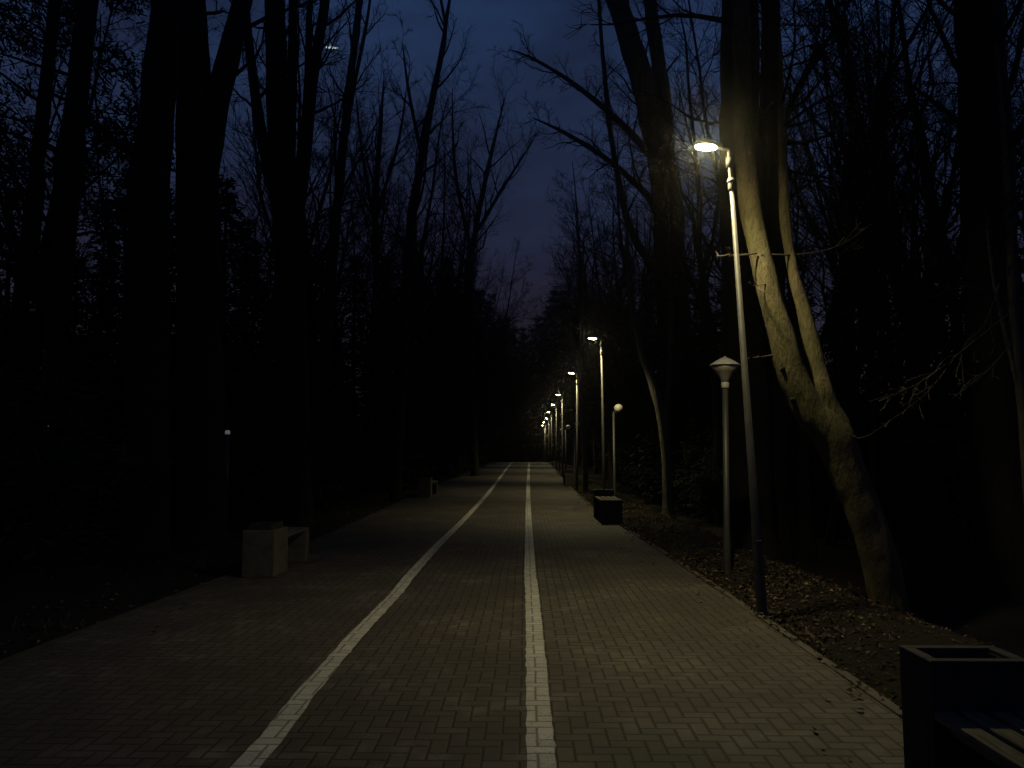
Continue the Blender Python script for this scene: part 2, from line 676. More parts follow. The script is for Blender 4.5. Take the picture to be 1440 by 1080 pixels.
def grow(mb, rng, pts, rads, t0, n1, L1, n2=6, n3=8, up=.05, ang=(30, 60), tips=None, t1=1.0, twigr=.0055):
    """boughs, branches and twigs along a stem"""
    for i in range(n1):
        t = t0 + (t1 - t0) * (i + rng.random()) / n1
        p, r, ax = at(pts, rads, min(t, .999))
        L = L1 * rng.uniform(.6, 1.15) * (1.12 - .62 * (t - t0) / max(1e-3, 1 - t0))
        b, br = limb(rng, p, side_dir(rng, ax, R(rng.uniform(*ang))), L, min(r * .5, .012 + L * .017), .008, 7, up, .16)
        mb.tube(b, br, 5, False)
        for k in range(n2):
            u = .18 + .82 * (k + rng.random()) / n2
            p2, r2, ax2 = at(b, br, min(u, .999))
            c, cr = limb(rng, p2, side_dir(rng, ax2, R(rng.uniform(25, 60))), L * rng.uniform(.25, .5) * (1.15 - .5 * u), min(r2 * .6, .014), .005, 4, up, .18)
            mb.tube(c, cr, 3, False)
            if tips is not None: tips.append(c[-1])
            for q in range(n3):
                w = .15 + .85 * (q + rng.random()) / n3
                p3, r3, ax3 = at(c, cr, min(w, .999))
                e, er = limb(rng, p3, side_dir(rng, ax3, R(rng.uniform(20, 55))), L * rng.uniform(.09, .22), twigr, .003, 2, up * .5, .2)
                mb.tube(e, er, 3, False)
        if tips is not None: tips.append(b[-1])


def px_line(spec, Y):
    """(px, py, width px[, dY]) down the stem -> points and radii at Y metres ahead"""
    pts, rads = [], []
    for s in spec:
        d = Y + (s[3] if len(s) > 3 else 0)
        pts.append(P(s[0], s[1], d))
        rads.append(max(.012, s[2] * d / 1100 / 2))
    return pts, rads


def stem_tree(name, label, cat, stems, Y, crown, seed, bark=None, twig=None, foliage=None, step=.35, wob=.14, group=None):
    """stems[0] runs from the ground; the rest fork from it. crown: list of (stem index, t0, n1, L1, kwargs)"""
    rng = random.Random(seed)
    lines = []
    for i, s in enumerate(stems):
        pts, rads = px_line(s, Y)
        if i == 0:
            base = pts[0].copy()
            base.z = zground(base.x, base.y) - .25
            top = pts[0].copy()
            if top.z - base.z > .5:
                mid = base.copy(); mid.z += .3
                pts = [base, mid] + pts
                rads = [rads[0] * 1.45, rads[0] * 1.2] + rads
            else:
                pts[0] = base
        rads[-1] = min(rads[-1], .014)
        lines.append(resample(pts, rads, step))
    o0 = lines[0][0][0].copy()
    root = empty(name, (o0.x, o0.y, o0.z + .25))
    inv = Vector(root.location)
    tb, cb = MB(), MB()
    for pts, rads in lines:
        pts[:] = [q - inv for q in pts]
        tb.tube(pts, rads, (30 if step < .15 else 14) if rads[0] > .08 else 8, True, wob, seed)
    tips = []
    for (i, t0, n1, L1, kw) in crown:
        grow(cb, rng, lines[i][0], lines[i][1], t0, n1, L1, tips=tips, **kw)
    tb.build('trunk', bark or M_BARK, root, True)
    if cb.v: cb.build('crown', twig or M_TWIG, root)
    if foliage:
        fb = MB()
        for tp in tips:
            if rng.random() > foliage[0]: continue
            needle_clump(fb, rng, tp, rng.uniform(*foliage[1]), foliage[2])
        fb.build('foliage', M_NEEDLE, root)
    tag(root, label, cat, group)
    return root, lines, inv


def needle_clump(fb, rng, c, r, n):
    for i in range(n):
        d = Vector((rng.gauss(0, 1), rng.gauss(0, 1), rng.gauss(0, .65)))
        q = c + d * r * .5
        a = Vector((rng.gauss(0, 1), rng.gauss(0, 1), rng.gauss(0, .6) + .2)).normalized()
        w = a.orthogonal().normalized()
        fb.quad(q, a * rng.uniform(.05, .11), w * rng.uniform(.009, .02))


# --- traced trees, left of the path
stem_tree('pine_tree', 'slim pine with ragged needle clumps at the left edge of the wood', 'tree',
          [[(12, 700, 30), (25, 480, 24), (50, 250, 20), (78, 0, 17), (95, -170, 10)]], 16,
          [(0, .42, 22, 2.6, dict(ang=(55, 95), up=.02, n2=4, n3=2))], 21, foliage=(.95, (.35, .75), 80))
stem_tree('pine_tree', 'thicker leaning pine just right of the slim pine at far left', 'tree',
          [[(70, 720, 36), (82, 450, 32), (98, 250, 29), (126, 0, 25), (150, -220, 14)]], 14,
          [(0, .42, 20, 2.4, dict(ang=(55, 95), up=.02, n2=4, n3=2))], 22, foliage=(.9, (.3, .7), 70))
stem_tree('broadleaf_tree', 'straight stout bare trunk left of the wide forked trunk', 'tree',
          [[(203, 740, 64), (209, 500, 57), (212, 250, 52), (236, 0, 44), (256, -300, 30), (262, -520, 16)]], 13,
          [(0, .55, 12, 3.0, dict(ang=(35, 65)))], 23)
stem_tree('broadleaf_tree', 'wide dark trunk forking into a V near the top of the photo, left side', 'tree',
          [[(283, 740, 70), (281, 500, 64), (277, 250, 58), (268, 0, 46), (258, -300, 26)],
           [(284, 270, 40), (306, 140, 36), (342, 0, 27), (374, -160, 18), (390, -320, 10)]], 14,
          [(0, .55, 10, 2.8, dict(ang=(35, 65))), (1, .35, 10, 2.2, {})], 24)
stem_tree('broadleaf_tree', 'bare tree splitting into a fan of several upright stems, left of the path', 'tree',
          [[(414, 720, 50), (410, 480, 44), (404, 320, 40), (393, 200, 34), (386, 0, 29), (380, -230, 16)],
           [(406, 340, 26), (372, 210, 17), (356, 110, 14), (345, 0, 12), (338, -160, 7)],
           [(412, 330, 28), (428, 210, 20), (441, 100, 17), (457, 0, 14), (470, -150, 8)],
           [(404, 300, 20), (410, 150, 15), (412, 0, 13), (410, -160, 7)],
           [(420, 300, 14), (432, 130, 11), (436, 0, 9), (446, -120, 5)]], 18,
          [(0, .5, 10, 3.0, {}), (1, .3, 9, 2.0, {}), (2, .3, 10, 2.2, {}), (3, .3, 8, 1.8, {}), (4, .3, 8, 1.6, {})], 25)
stem_tree('broadleaf_tree', 'slender bare tree leaning right, just right of the fan-stemmed tree', 'tree',
          [[(440, 690, 20), (468, 360, 15), (478, 250, 13), (488, 150, 12), (506, 0, 10), (520, -140, 6)],
           [(484, 200, 8), (500, 110, 6), (516, 30, 5), (528, -60, 3)]], 24,
          [(0, .45, 14, 3.0, dict(ang=(20, 45), up=.1)), (1, .3, 7, 1.8, dict(ang=(20, 45), up=.1))], 26)
stem_tree('broadleaf_tree', 'tall thin bare tree with a small forked tip against the sky left of centre', 'tree',
          [[(556, 690, 17), (576, 340, 14), (590, 240, 12), (606, 150, 10), (622, 70, 8), (628, 25, 6), (634, -10, 4), (640, -60, 3)],
           [(626, 30, 5), (620, 0, 4), (614, -50, 2.5)],
           [(594, 225, 6), (575, 130, 4.5), (566, 60, 3)]], 26,
          [(0, .5, 13, 3.0, dict(ang=(20, 50), up=.09, n3=8)), (2, .2, 6, 1.6, dict(up=.1))], 27)
stem_tree('broadleaf_tree', 'bare young tree with upright boughs, standing behind the thin tree with forked tip', 'tree',
          [[(540, 680, 12), (530, 420, 10), (528, 300, 9), (534, 190, 7), (540, 110, 4)],
           [(528, 320, 6), (510, 220, 5), (500, 130, 3)], [(530, 300, 6), (560, 200, 4.5), (572, 120, 3)]], 33,
          [(0, .45, 16, 3.4, dict(ang=(20, 45), up=.08, n3=8)), (1, .2, 9, 2.2, dict(up=.1)), (2, .2, 9, 2.2, dict(up=.1))], 28)
# --- centre distance
stem_tree('broadleaf_tree', 'finely twigged bare tree fanning out above the path just left of centre', 'tree',
          [[(668, 672, 12), (662, 420, 9), (668, 330, 8), (690, 220, 6), (712, 130, 4)],
           [(664, 360, 6), (640, 240, 5), (636, 120, 3)], [(668, 330, 6), (710, 260, 4.5), (760, 180, 3)]], 48,
          [(0, .4, 20, 5.5, dict(ang=(20, 50), up=.07, n3=8)), (1, .15, 12, 4.0, dict(up=.08, n3=8)), (2, .15, 12, 4.0, dict(up=.08, n3=8))], 29)
# --- right of the path
stem_tree('broadleaf_tree', 'big bare tree right of the path, its trunk curving left over the row of lamps', 'tree',
          [[(962, 690, 52), (944, 400, 46), (936, 260, 42), (908, 130, 36), (868, 0, 30), (838, -110, 20), (815, -230, 10)],
           [(938, 320, 26), (934, 160, 24), (914, 0, 19), (900, -150, 10)],
           [(942, 400, 16), (890, 330, 11), (862, 210, 8), (848, 80, 6), (842, 0, 5), (838, -60, 3)],
           [(932, 240, 14), (880, 180, 10), (810, 120, 7), (745, 80, 4), (715, 70, 2.5)],
           [(936, 300, 12), (868, 235, 8), (800, 190, 6), (748, 165, 3)]], 30,
          [(0, .5, 14, 3.6, {}), (1, .3, 12, 3.0, {}), (2, .2, 10, 2.2, {}), (3, .2, 16, 2.2, dict(n3=7)), (4, .2, 14, 2.0, dict(n3=7))], 30)
stem_tree('broadleaf_tree', 'thick straight dark trunk rising directly behind the nearest lit street lamp', 'tree',
          [[(1052, 720, 66), (1046, 500, 60), (1041, 250, 57), (1040, 0, 54), (1038, -260, 36), (1036, -420, 20)]], 14,
          [(0, .62, 14, 3.2, dict(ang=(40, 70)))], 31)
stem_tree('broadleaf_tree', 'narrower dark trunk touching the right side of the thick trunk behind the lamp', 'tree',
          [[(1098, 720, 36), (1090, 500, 32), (1086, 250, 29), (1083, 0, 27), (1080, -260, 16)],
           [(1086, 210, 14), (1130, 110, 9), (1180, 30, 6), (1215, -40, 3)]], 15,
          [(0, .45, 14, 3.0, dict(ang=(40, 75))), (1, .1, 14, 2.2, dict(n3=7))], 32)
# the lit, leaning tree
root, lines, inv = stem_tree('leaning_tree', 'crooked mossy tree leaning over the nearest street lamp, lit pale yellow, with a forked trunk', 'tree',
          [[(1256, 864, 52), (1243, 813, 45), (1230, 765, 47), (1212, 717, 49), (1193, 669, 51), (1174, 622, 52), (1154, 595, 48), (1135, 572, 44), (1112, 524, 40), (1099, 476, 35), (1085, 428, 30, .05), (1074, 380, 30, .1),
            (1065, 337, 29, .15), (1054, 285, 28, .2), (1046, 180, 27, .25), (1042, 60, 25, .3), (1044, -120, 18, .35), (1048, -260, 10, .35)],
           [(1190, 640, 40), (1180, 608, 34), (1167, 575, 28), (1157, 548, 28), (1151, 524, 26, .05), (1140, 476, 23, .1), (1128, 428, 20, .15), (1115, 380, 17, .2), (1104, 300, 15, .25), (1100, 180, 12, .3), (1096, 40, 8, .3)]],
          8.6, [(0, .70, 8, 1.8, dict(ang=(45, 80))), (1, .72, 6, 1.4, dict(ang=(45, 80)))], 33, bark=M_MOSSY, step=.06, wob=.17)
rng = random.Random(3)
for (px, py, rr) in ((1101, 519, .022), (1115, 562, .025)):
    c = P(px, py, 8.49) - inv       # dark stubs, the shade of knot holes put into their colour
    d = (Vector((0, 0, CAMZ)) - inv - c).normalized()
    d = (d + Vector((rng.gauss(0, .4), 0, rng.gauss(0, .4)))).normalized()
    kb = MB()
    kb.tube([c - d * .03, c + d * .015, c + d * .035], [rr * 1.4, rr, rr * .6], 9, True, .3, px)
    kb.build('knot', M_BARK, root, True)
for line in ([(1064, 356, 5), (1040, 359, 4, -.1), (1026, 358, 2, -.15)],
             [(1070, 358, 5), (1120, 358, 4, .2), (1160, 352, 3.5, .3), (1190, 340, 3, .4), (1225, 315, 2, .5)],
             [(1160, 352, 3, .3), (1185, 355, 2, .4), (1210, 345, 1.5, .5)], [(1185, 343, 2.5, .4), (1205, 318, 1.8, .5)],
             [(1092, 498, 4), (1072, 502, 3, -.1), (1052, 503, 1.8, -.2)], [(1086, 398, 3), (1062, 402, 1.6, -.1)]):
    pts, rads = px_line(line, 8.6)
    pts = [q - inv for q in pts]
    rads = [max(.003, r_ * .32) for r_ in [l[2] * 8.6 / 1100 for l in line]]
    pts, rads = resample(pts, rads, .08)
    tb = MB()
    tb.tube(pts, rads, 5, True)
    grow(tb, rng, pts, rads, .5, 3, .22, n2=1, n3=1, ang=(15, 40), twigr=.003)
    tb.build('side_branch', M_PALETWIG, root)

for (px, py, rr) in ((1172, 640, .085), (1196, 662, .075), (1204, 688, .07)):
    c = P(px, py, 8.56) - inv            # burls swelling out of the bark
    kb = MB()
    kb.tube([c - Vector((0, .01, rr * 1.3)), c - Vector((0, .03, rr * .6)), c - Vector((0, .04, 0)), c - Vector((0, .03, -rr * .7)), c - Vector((0, .0, -rr * 1.4))],
            [rr * .3, rr * .8, rr, rr * .8, rr * .3], 14, True, .4, px)
    kb.build('burl', M_MOSSY, root, True)

# lit thin forked tree beside the second lamp
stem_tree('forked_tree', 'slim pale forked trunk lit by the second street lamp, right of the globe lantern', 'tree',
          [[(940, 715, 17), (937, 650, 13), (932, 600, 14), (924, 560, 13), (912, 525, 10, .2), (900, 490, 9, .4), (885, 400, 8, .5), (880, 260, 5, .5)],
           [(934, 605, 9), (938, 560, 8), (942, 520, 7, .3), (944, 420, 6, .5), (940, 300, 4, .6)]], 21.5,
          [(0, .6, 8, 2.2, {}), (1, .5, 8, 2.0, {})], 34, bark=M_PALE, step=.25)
stem_tree('slim_tree', 'short stretch of pale slim trunk right of the third street lamp', 'tree',
          [[(823, 688, 8), (823, 650, 7), (820, 610, 6), (816, 570, 6), (818, 440, 4), (822, 330, 3)]], 31.5,
          [(0, .45, 10, 2.6, {})], 35, bark=M_PALE)
# right edge
stem_tree('broadleaf_tree', 'broad dark trunk at the right edge behind the foreground bench', 'tree',
          [[(1412, 800, 80), (1400, 500, 66), (1388, 250, 68), (1376, 0, 62), (1366, -260, 40)]], 11,
          [(0, .50, 18, 3.2, dict(ang=(40, 80)))], 36)
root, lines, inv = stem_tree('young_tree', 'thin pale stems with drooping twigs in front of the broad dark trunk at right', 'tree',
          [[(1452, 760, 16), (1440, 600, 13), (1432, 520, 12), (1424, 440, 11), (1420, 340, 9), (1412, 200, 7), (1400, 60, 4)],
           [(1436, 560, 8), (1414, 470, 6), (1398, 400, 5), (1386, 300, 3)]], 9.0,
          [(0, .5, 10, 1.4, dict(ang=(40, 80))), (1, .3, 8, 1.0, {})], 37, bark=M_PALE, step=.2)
rng = random.Random(8)
for line in ([(1405, 400, 5), (1385, 455, 4), (1360, 480, 3.5), (1352, 500, 3), (1355, 520, 2.5), (1366, 528, 2)],
             [(1420, 440, 5), (1370, 480, 4, -.1), (1320, 520, 3.5, -.2), (1280, 545, 3, -.3), (1222, 565, 1.6, -.4)],
             [(1345, 500, 3, -.1), (1310, 545, 2.6, -.3), (1275, 575, 2, -.4), (1225, 610, 1.2, -.5)],
             [(1330, 512, 3, -.2), (1290, 540, 2.4, -.1), (1250, 560, 1.4, -.1)],
             [(1424, 480, 4), (1390, 520, 3, -.2), (1340, 560, 2, -.3)]):
    pts, rads = px_line(line, 8.6)
    pts = [q - inv for q in pts]
    rads = [max(.0028, l[2] * 8.6 / 1100 * .28) for l in line]
    pts, rads = resample(pts, rads, .08)
    tb = MB()
    tb.tube(pts, rads, 5, True)
    grow(tb, rng, pts, rads, .2, 6, .38, n2=2, n3=1, up=-.05, ang=(12, 40), twigr=.0025)
    tb.build('drooping_branch', M_PALETWIG, root)


# --- the rest of the wood: bare trees and spruces, a few meshes shared by many trees
def bare_meshes(seed, H, r):
    rng = random.Random(seed)
    tb, cb = MB(), MB()
    pts, rads = limb(rng, Vector((0, 0, -.3)), Vector((rng.gauss(0, .05), rng.gauss(0, .05), 1)), H, r, .02, 12, .06, .07)
    rads[0] *= 1.35
    pts2, rads2 = resample(pts, rads, .6)
    tb.tube(pts2, rads2, 9, True, .12, seed)
    for k in range(rng.randint(1, 3)):
        p, rr, ax = at(pts, rads, rng.uniform(.3, .5))
        b, br = limb(rng, p, side_dir(rng, ax, R(rng.uniform(15, 30))), H * rng.uniform(.4, .6), rr * .7, .015, 9, .1, .1)
        tb.tube(b, br, 7, False, .08, seed)
        grow(cb, rng, b, br, .15, 9, H * .17, n2=5, n3=6, up=.07, ang=(25, 55))
    grow(cb, rng, pts, rads, .32, 22, H * .21, n2=8, n3=8, up=.07, ang=(28, 60))
    return tb.mesh('trunk', M_BARK, True), cb.mesh('crown', M_TWIG)


def spruce_meshes(seed, H, wide):
    rng = random.Random(seed)
    tb, cb = MB(), MB()
    tb.tube([Vector((0, 0, -.3)), Vector((0, 0, H * .5)), Vector((0, 0, H * .98))], [.02 * H * .6, .010 * H, .01], 7)
    z = .3
    while z < H * .97:
        t = z / H
        rad = wide * H * (1 - t) ** .8 * (.55 + .45 * min(1, t * 6))
        for k in range(max(4, int(9 * (1 - t) + 4))):
            a = rng.uniform(0, 6.283)
            L = rad * rng.uniform(.6, 1.12)
            d = Vector((math.cos(a), math.sin(a), rng.uniform(-.25, .2)))
            n = max(3, int(L / .28))
            for q in range(n):
                f = (q + .6) / n
                c = Vector((0, 0, z)) + d * (L * f) + Vector((0, 0, -.12 * L * f * f))
                for s in (-1, 1, -1, 1, 1, -1):
                    u = (d * .5 + Vector((-d.y, d.x, 0)) * s * rng.uniform(.4, 1) + Vector((0, 0, rng.uniform(-.6, .15)))).normalized()
                    ln = rng.uniform(.09, .20)
                    w = u.cross(Vector((rng.gauss(0, .5), rng.gauss(0, .5), 1))).normalized()
                    cb.quad(c + u * ln * .9 + Vector((rng.gauss(0, .09), rng.gauss(0, .09), rng.gauss(0, .10))), u * ln, w * rng.uniform(.022, .055))
        z += .30 + .16 * t
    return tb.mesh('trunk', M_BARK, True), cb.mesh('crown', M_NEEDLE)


def shrub_meshes(seed, H):
    rng = random.Random(seed)
    tb, cb = MB(), MB()
    for k in range(9):
        d = Vector((rng.gauss(0, .45), rng.gauss(0, .45), 1))
        b, br = limb(rng, Vector((rng.gauss(0, .1), rng.gauss(0, .1), -.1)), d, H * rng.uniform(.7, 1), .022, .006, 7, .02, .14)
        tb.tube(b, br, 5, False)
        tips = []
        grow(cb, rng, b, br, .15, 9, H * .3, n2=4, n3=3, tips=tips)
        for tp in tips:
            if rng.random() < .75:
                needle_clump(cb, rng, tp, .34, 26)
    return tb.mesh('trunk', M_BARK, True), cb.mesh('crown', M_NEEDLE)


BARE = [bare_meshes(100 + i, H, r) for i, (H, r) in enumerate(((17, .20), (15, .15), (19, .24), (13, .11), (16, .17), (14, .12)))]
SPRUCE = [spruce_meshes(200 + i, H, w) for i, (H, w) in enumerate(((12, .20), (10, .26), (14, .17)))]
SHRUB = [shrub_meshes(300 + i, H) for i, H in enumerate((2.6, 2.0))]


def plant(name, label, group, meshes, X, Y, s, rz, cat):
    root = empty(name, (X, Y, zground(X, Y)), rz)
    root.scale = (s, s, s)
    for nm, me in zip(('trunk', 'crown'), meshes):
        link(bpy.data.objects.new(nm, me), root)
    tag(root, label, cat, group)


rng = random.Random(77)
n = 0
# spruces in the left wood: (px of the axis, Y, top py)
for (px, Y, top) in ((455, 34, 345), (500, 38, 352), (545, 42, 346), (590, 48, 350), (628, 56, 352), (655, 66, 352), (676, 80, 400),
                     (430, 30, 330), (350, 26, 290), (300, 24, 300), (230, 27, 250), (160, 25, 310), (110, 28, 350), (40, 24, 430), (0, 27, 380),
                     (-60, 22, 400), (385, 22, 420), (265, 20, 420), (180, 19, 470), (110, 20, 470), (330, 19, 450), (480, 27, 460), (530, 32, 430),
                     (-120, 26, 350), (575, 37, 440), (610, 45, 430), (642, 58, 440), (320, 20, 235), (290, 17, 330), (150, 17, 260), (190, 22, 200), (60, 19, 330), (440, 22, 350), (360, 19, 330), (410, 25, 300), (95, 24, 270), (20, 20, 250), (235, 17, 300), (470, 30, 385), (560, 34, 395), (620, 50, 375)):
    p0 = P(px, top, Y)
    H = p0.z - zground(p0.x, Y)
    v = n % 3
    base_h = (12, 10, 14)[v]
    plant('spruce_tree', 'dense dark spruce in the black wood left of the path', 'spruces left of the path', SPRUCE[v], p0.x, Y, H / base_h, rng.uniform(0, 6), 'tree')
    n += 1
for (px, Y, top) in ((836, 84, 420), (858, 70, 410), (884, 60, 400), (908, 50, 390), (915, 44, 380), (960, 38, 350), (990, 32, 360), (1020, 28, 380), (1075, 24, 400),
                     (1120, 26, 330), (1170, 24, 420), (1215, 27, 300), (1270, 24, 380), (1320, 22, 330), (1370, 24, 300), (1430, 21, 330), (1480, 20, 300),
                     (1145, 19, 500), (1250, 18, 500), (1340, 17, 470), (975, 26, 450), (1440, 16, 460), (900, 36, 460), (892, 46, 470), (1060, 20, 470), (985, 130, 400), (1180, 21, 380), (1310, 18, 360), (940, 30, 400), (1000, 24, 430), (1240, 20, 400), (1400, 17, 380), (818, 96, 430), (872, 58, 430)):
    p0 = P(px, top, Y)
    H = p0.z - zground(p0.x, Y)
    v = n % 3
    plant('spruce_tree', 'dense dark spruce in the black wood right of the path', 'spruces right of the path', SPRUCE[v], p0.x, Y, H / (12, 10, 14)[v], rng.uniform(0, 6), 'tree')
    n += 1
for (px, Y, top) in ((690, 125, 405), (712, 130, 440), (735, 128, 452), (758, 132, 438), (780, 122, 400), (702, 150, 440), (724, 155, 455), (748, 150, 455), (770, 140, 430), (672, 118, 400), (795, 112, 400)):
    p0 = P(px, top, Y)
    H = p0.z - zground(p0.x, Y)
    plant('spruce_tree', 'far dark spruce closing the view at the end of the path', 'spruces at the end of the path', SPRUCE[n % 3], p0.x, Y, H / (12, 10, 14)[n % 3], rng.uniform(0, 6), 'tree')
    n += 1
# bare trees
for (px, Y, s) in ((20, 22, 1.0), (150, 21, 1.1), (330, 23, .9), (380, 30, 1.1), (470, 40, 1.05), (512, 52, 1.1), (560, 58, 1.1), (598, 64, 1.2), (622, 74, 1.2), (642, 86, 1.25),
                   (610, 40, .75), (520, 30, .8), (655, 100, 1.3), (60, 30, 1.1), (-40, 20, 1.0)):
    p0 = P(px, 640, Y)
    plant('bare_tree', 'leafless tree among the spruces left of the path', 'bare trees left of the path', BARE[n % 6], p0.x, Y, s * rng.uniform(.92, 1.08), rng.uniform(0, 6), 'tree')
    n += 1
for (px, Y, s) in ((806, 90, 1.2), (822, 74, 1.15), (838, 60, 1.1), (866, 50, 1.05), (890, 40, 1.0), (930, 34, 1.0), (985, 30, .95), (1010, 22, .9), (1110, 19, .85), (1150, 22, .95),
                   (1195, 18, .85), (1225, 24, 1.0), (1265, 20, .9), (1300, 26, 1.0), (1345, 19, .9), (1395, 22, 1.0), (1450, 18, .95), (1180, 30, 1.05), (1290, 32, 1.1), (1500, 22, 1.0),
                   (860, 36, .8), (1130, 14.5, .62), (1240, 14, .6), (1310, 15, .65), (1160, 17, 1.0), (1210, 20, 1.1), (1280, 16, .95), (1330, 23, 1.1), (1250, 27, 1.15), (1120, 25, 1.1), (1430, 15, .8)):
    p0 = P(px, 640, Y)
    plant('bare_tree', 'leafless tree among the spruces right of the path', 'bare trees right of the path', BARE[n % 6], p0.x, Y, s * rng.uniform(.92, 1.08), rng.uniform(0, 6), 'tree')
    n += 1
for (X, Y, s) in ((-5.2, 38, 1.15), (-6.4, 47, 1.25), (-5.0, 56, 1.3), (-5.6, 66, 1.35), (-4.8, 76, 1.35), (-5.2, 88, 1.4), (-8.5, 42, 1.2), (-7.6, 60, 1.35), (-9, 72, 1.4), (-6.2, 33, 1.1), (-5.2, 51, 1.3), (-5.0, 61, 1.3), (-6.5, 81, 1.4), (-7.8, 29, 1.15), (-9.2, 34, 1.2), (-7.0, 37, 1.1), (-10.5, 40, 1.3), (-11.5, 31, 1.2), (-8.2, 53, 1.35)):
    plant('bare_tree', 'leafless tree overhanging the left edge of the path', 'bare trees at the left edge of the path', BARE[n % 6], X, Y, s * rng.uniform(.92, 1.08), rng.uniform(0, 6), 'tree')
    n += 1
for (X, Y, s) in ((6.2, 44, 1.15), (6.0, 54, 1.25), (6.6, 64, 1.3), (6.2, 74, 1.35), (6.6, 86, 1.4), (7.6, 40, 1.15), (7.8, 58, 1.25), (8.2, 76, 1.35), (6.4, 36, 1.1), (6.9, 49, 1.2), (6.3, 59, 1.25), (6.4, 69, 1.3)):
    plant('bare_tree', 'leafless tree overhanging the lamp row', 'bare trees over the lamp row', BARE[n % 6], X, Y, s * rng.uniform(.92, 1.08), rng.uniform(0, 6), 'tree')
    n += 1
for (px, Y, s) in ((676, 112, 1.3), (694, 120, 1.25), (712, 116, 1.2), (730, 124, 1.15), (748, 118, 1.2), (766, 110, 1.25), (784, 104, 1.25), (705, 142, 1.3), (740, 146, 1.2), (690, 121, 1.35), (700, 127, 1.3), (716, 122, 1.3), (724, 130, 1.3), (736, 121, 1.3), (744, 133, 1.35), (756, 124, 1.3), (764, 128, 1.35), (776, 119, 1.3), (684, 130, 1.4)):
    p0 = P(px, 640, Y)
    plant('bare_tree', 'distant leafless tree at the end of the path', 'bare trees at the end of the path', BARE[n % 6], p0.x, Y, s * rng.uniform(.92, 1.08), rng.uniform(0, 6), 'tree')
    n += 1
# undergrowth along the verges
for k in range(20):
    Y = 12 + k * 3.0 + rng.uniform(-1, 1)
    X = XL(Y) - rng.uniform(2.4, 4.5)
    plant('shrub', 'low dark shrub at the foot of the wood left of the path', 'shrubs left of the path', SHRUB[k % 2], X, Y, rng.uniform(.7, 1.1), rng.uniform(0, 6), 'shrub')
for k in range(18):
    Y = 13 + k * 3.2 + rng.uniform(-1, 1)
    X = XR(Y) + rng.uniform(3.4, 6)
    plant('shrub', 'low dark shrub at the foot of the wood right of the path', 'shrubs right of the path', SHRUB[k % 2], X, Y, rng.uniform(.6, 1.0), rng.uniform(0, 6), 'shrub')

# ------------------------------------------------------------------ street lamps
LH = 4.84                            # height of the lens above the base


def make_lamp():
    root = empty('street_lamp')
    m = MB()
    V = Vector
    m.tube([V((0, 0, -.2)), V((0, 0, .02)), V((0, 0, .9)), V((0, 0, .96)), V((0, 0, LH - .42))], [.051, .051, .048, .043, .022], 16)
    m.build('pole', M_METAL, root, True)
    m = MB()
    m.lathe([(.115, -.05), (.115, .012), (.108, .018), (.056, .020), (.056, .045), (.051, .05)], 16)
    for q in range(4):
        a = math.pi / 4 + q * math.pi / 2
        m.lathe([(.012, .018), (.012, .036), (.006, .05)], 6, (.085 * math.cos(a), .085 * math.sin(a), 0))
    m.build('base_plate', M_DARKMETAL, root)
    m = MB()
    m.box(-.028, .028, -.056, -.044, .48, .76)
    m.build('service_door', M_DARKMETAL, root, bevel=.004)
    m = MB()
    m.lathe([(.032, LH - .44), (.035, LH - .43), (.035, LH - .33), (.030, LH - .31)], 14)
    m.lathe([(.038, LH - .36), (.043, LH - .355), (.043, LH - .335), (.038, LH - .33)], 14)
    m.build('collar', M_METAL, root, True)
    m = MB()
    pts, rads = resample([V((0, 0, LH - .40)), V((0, 0, LH - .09)), V((0, 0, LH - .025)), V((-.012, 0, LH - .004)), V((-.05, 0, LH + .006)), V((-.13, 0, LH + .038))], [.023, .022, .021, .021, .020, .018], .02)
    m.tube(pts, rads, 10)
    m.box(-.031, .031, -.031, .031, LH - .19, LH - .09)
    m.build('arm', M_METAL, root, True)
    # flat head, drop shaped in plan, tilted up a little towards the path
    m = MB()
    outl = [(-.07, .028), (-.10, .045), (-.15, .070), (-.24, .085), (-.32, .080), (-.36, .05), (-.37, .018)]
    ring = [(x_, y_) for x_, y_ in outl] + [(x_, -y_) for x_, y_ in outl[::-1]]
    b0 = 0
    for (s, dz) in ((.96, -.012), (1, .0), (1, .022), (.86, .042), (.5, .055)):
        for x_, y_ in ring:
            cx = -.22
            m.v.append((cx + (x_ - cx) * s, y_ * s, LH + .045 + dz - (x_ + .22) * .10))
    k = len(ring)
    for i in range(4):
        for q in range(k):
            a, c = i * k + q, i * k + (q + 1) % k
            m.f.append((a, c, c + k, a + k))
    m.f.append(tuple(range(k))[::-1])
    m.f.append(tuple(range(4 * k, 5 * k)))
    head = m.build('lamp_head', M_HOUSING, root, True)
    m = MB()
    b0 = len(m.v)
    nn = 18
    for (s, dz) in ((1, 0), (.97, -.010), (.7, -.017), (.3, -.020)):
        for q in range(nn):
            a = 2 * math.pi * q / nn
            x_, y_ = -.245 + .112 * s * math.cos(a), .076 * s * math.sin(a)
            m.v.append((x_, y_, LH + .032 + dz - (x_ + .22) * .10))
    for i in range(3):
        for q in range(nn):
            a, c = i * nn + q, i * nn + (q + 1) % nn
            m.f.append((a, a + nn, c + nn, c))
    m.f.append(tuple(range(nn)))
    m.f.append(tuple(range(3 * nn, 4 * nn))[::-1])
    m.build('lens', M_LENS, head, True)
    ld = bpy.data.lights.new('lamp_beam', 'SPOT')
    ld.energy = 265
    ld.color = LAMPCOL
    ld.spot_size = R(132)
    ld.spot_blend = .75
    ld.shadow_soft_size = .07
    lo = bpy.data.objects.new('lamp_beam', ld)
    link(lo, root)
    lo.location = (-.245, 0, LH - .045)
    lo.rotation_euler = (0, R(4), 0)
    return root


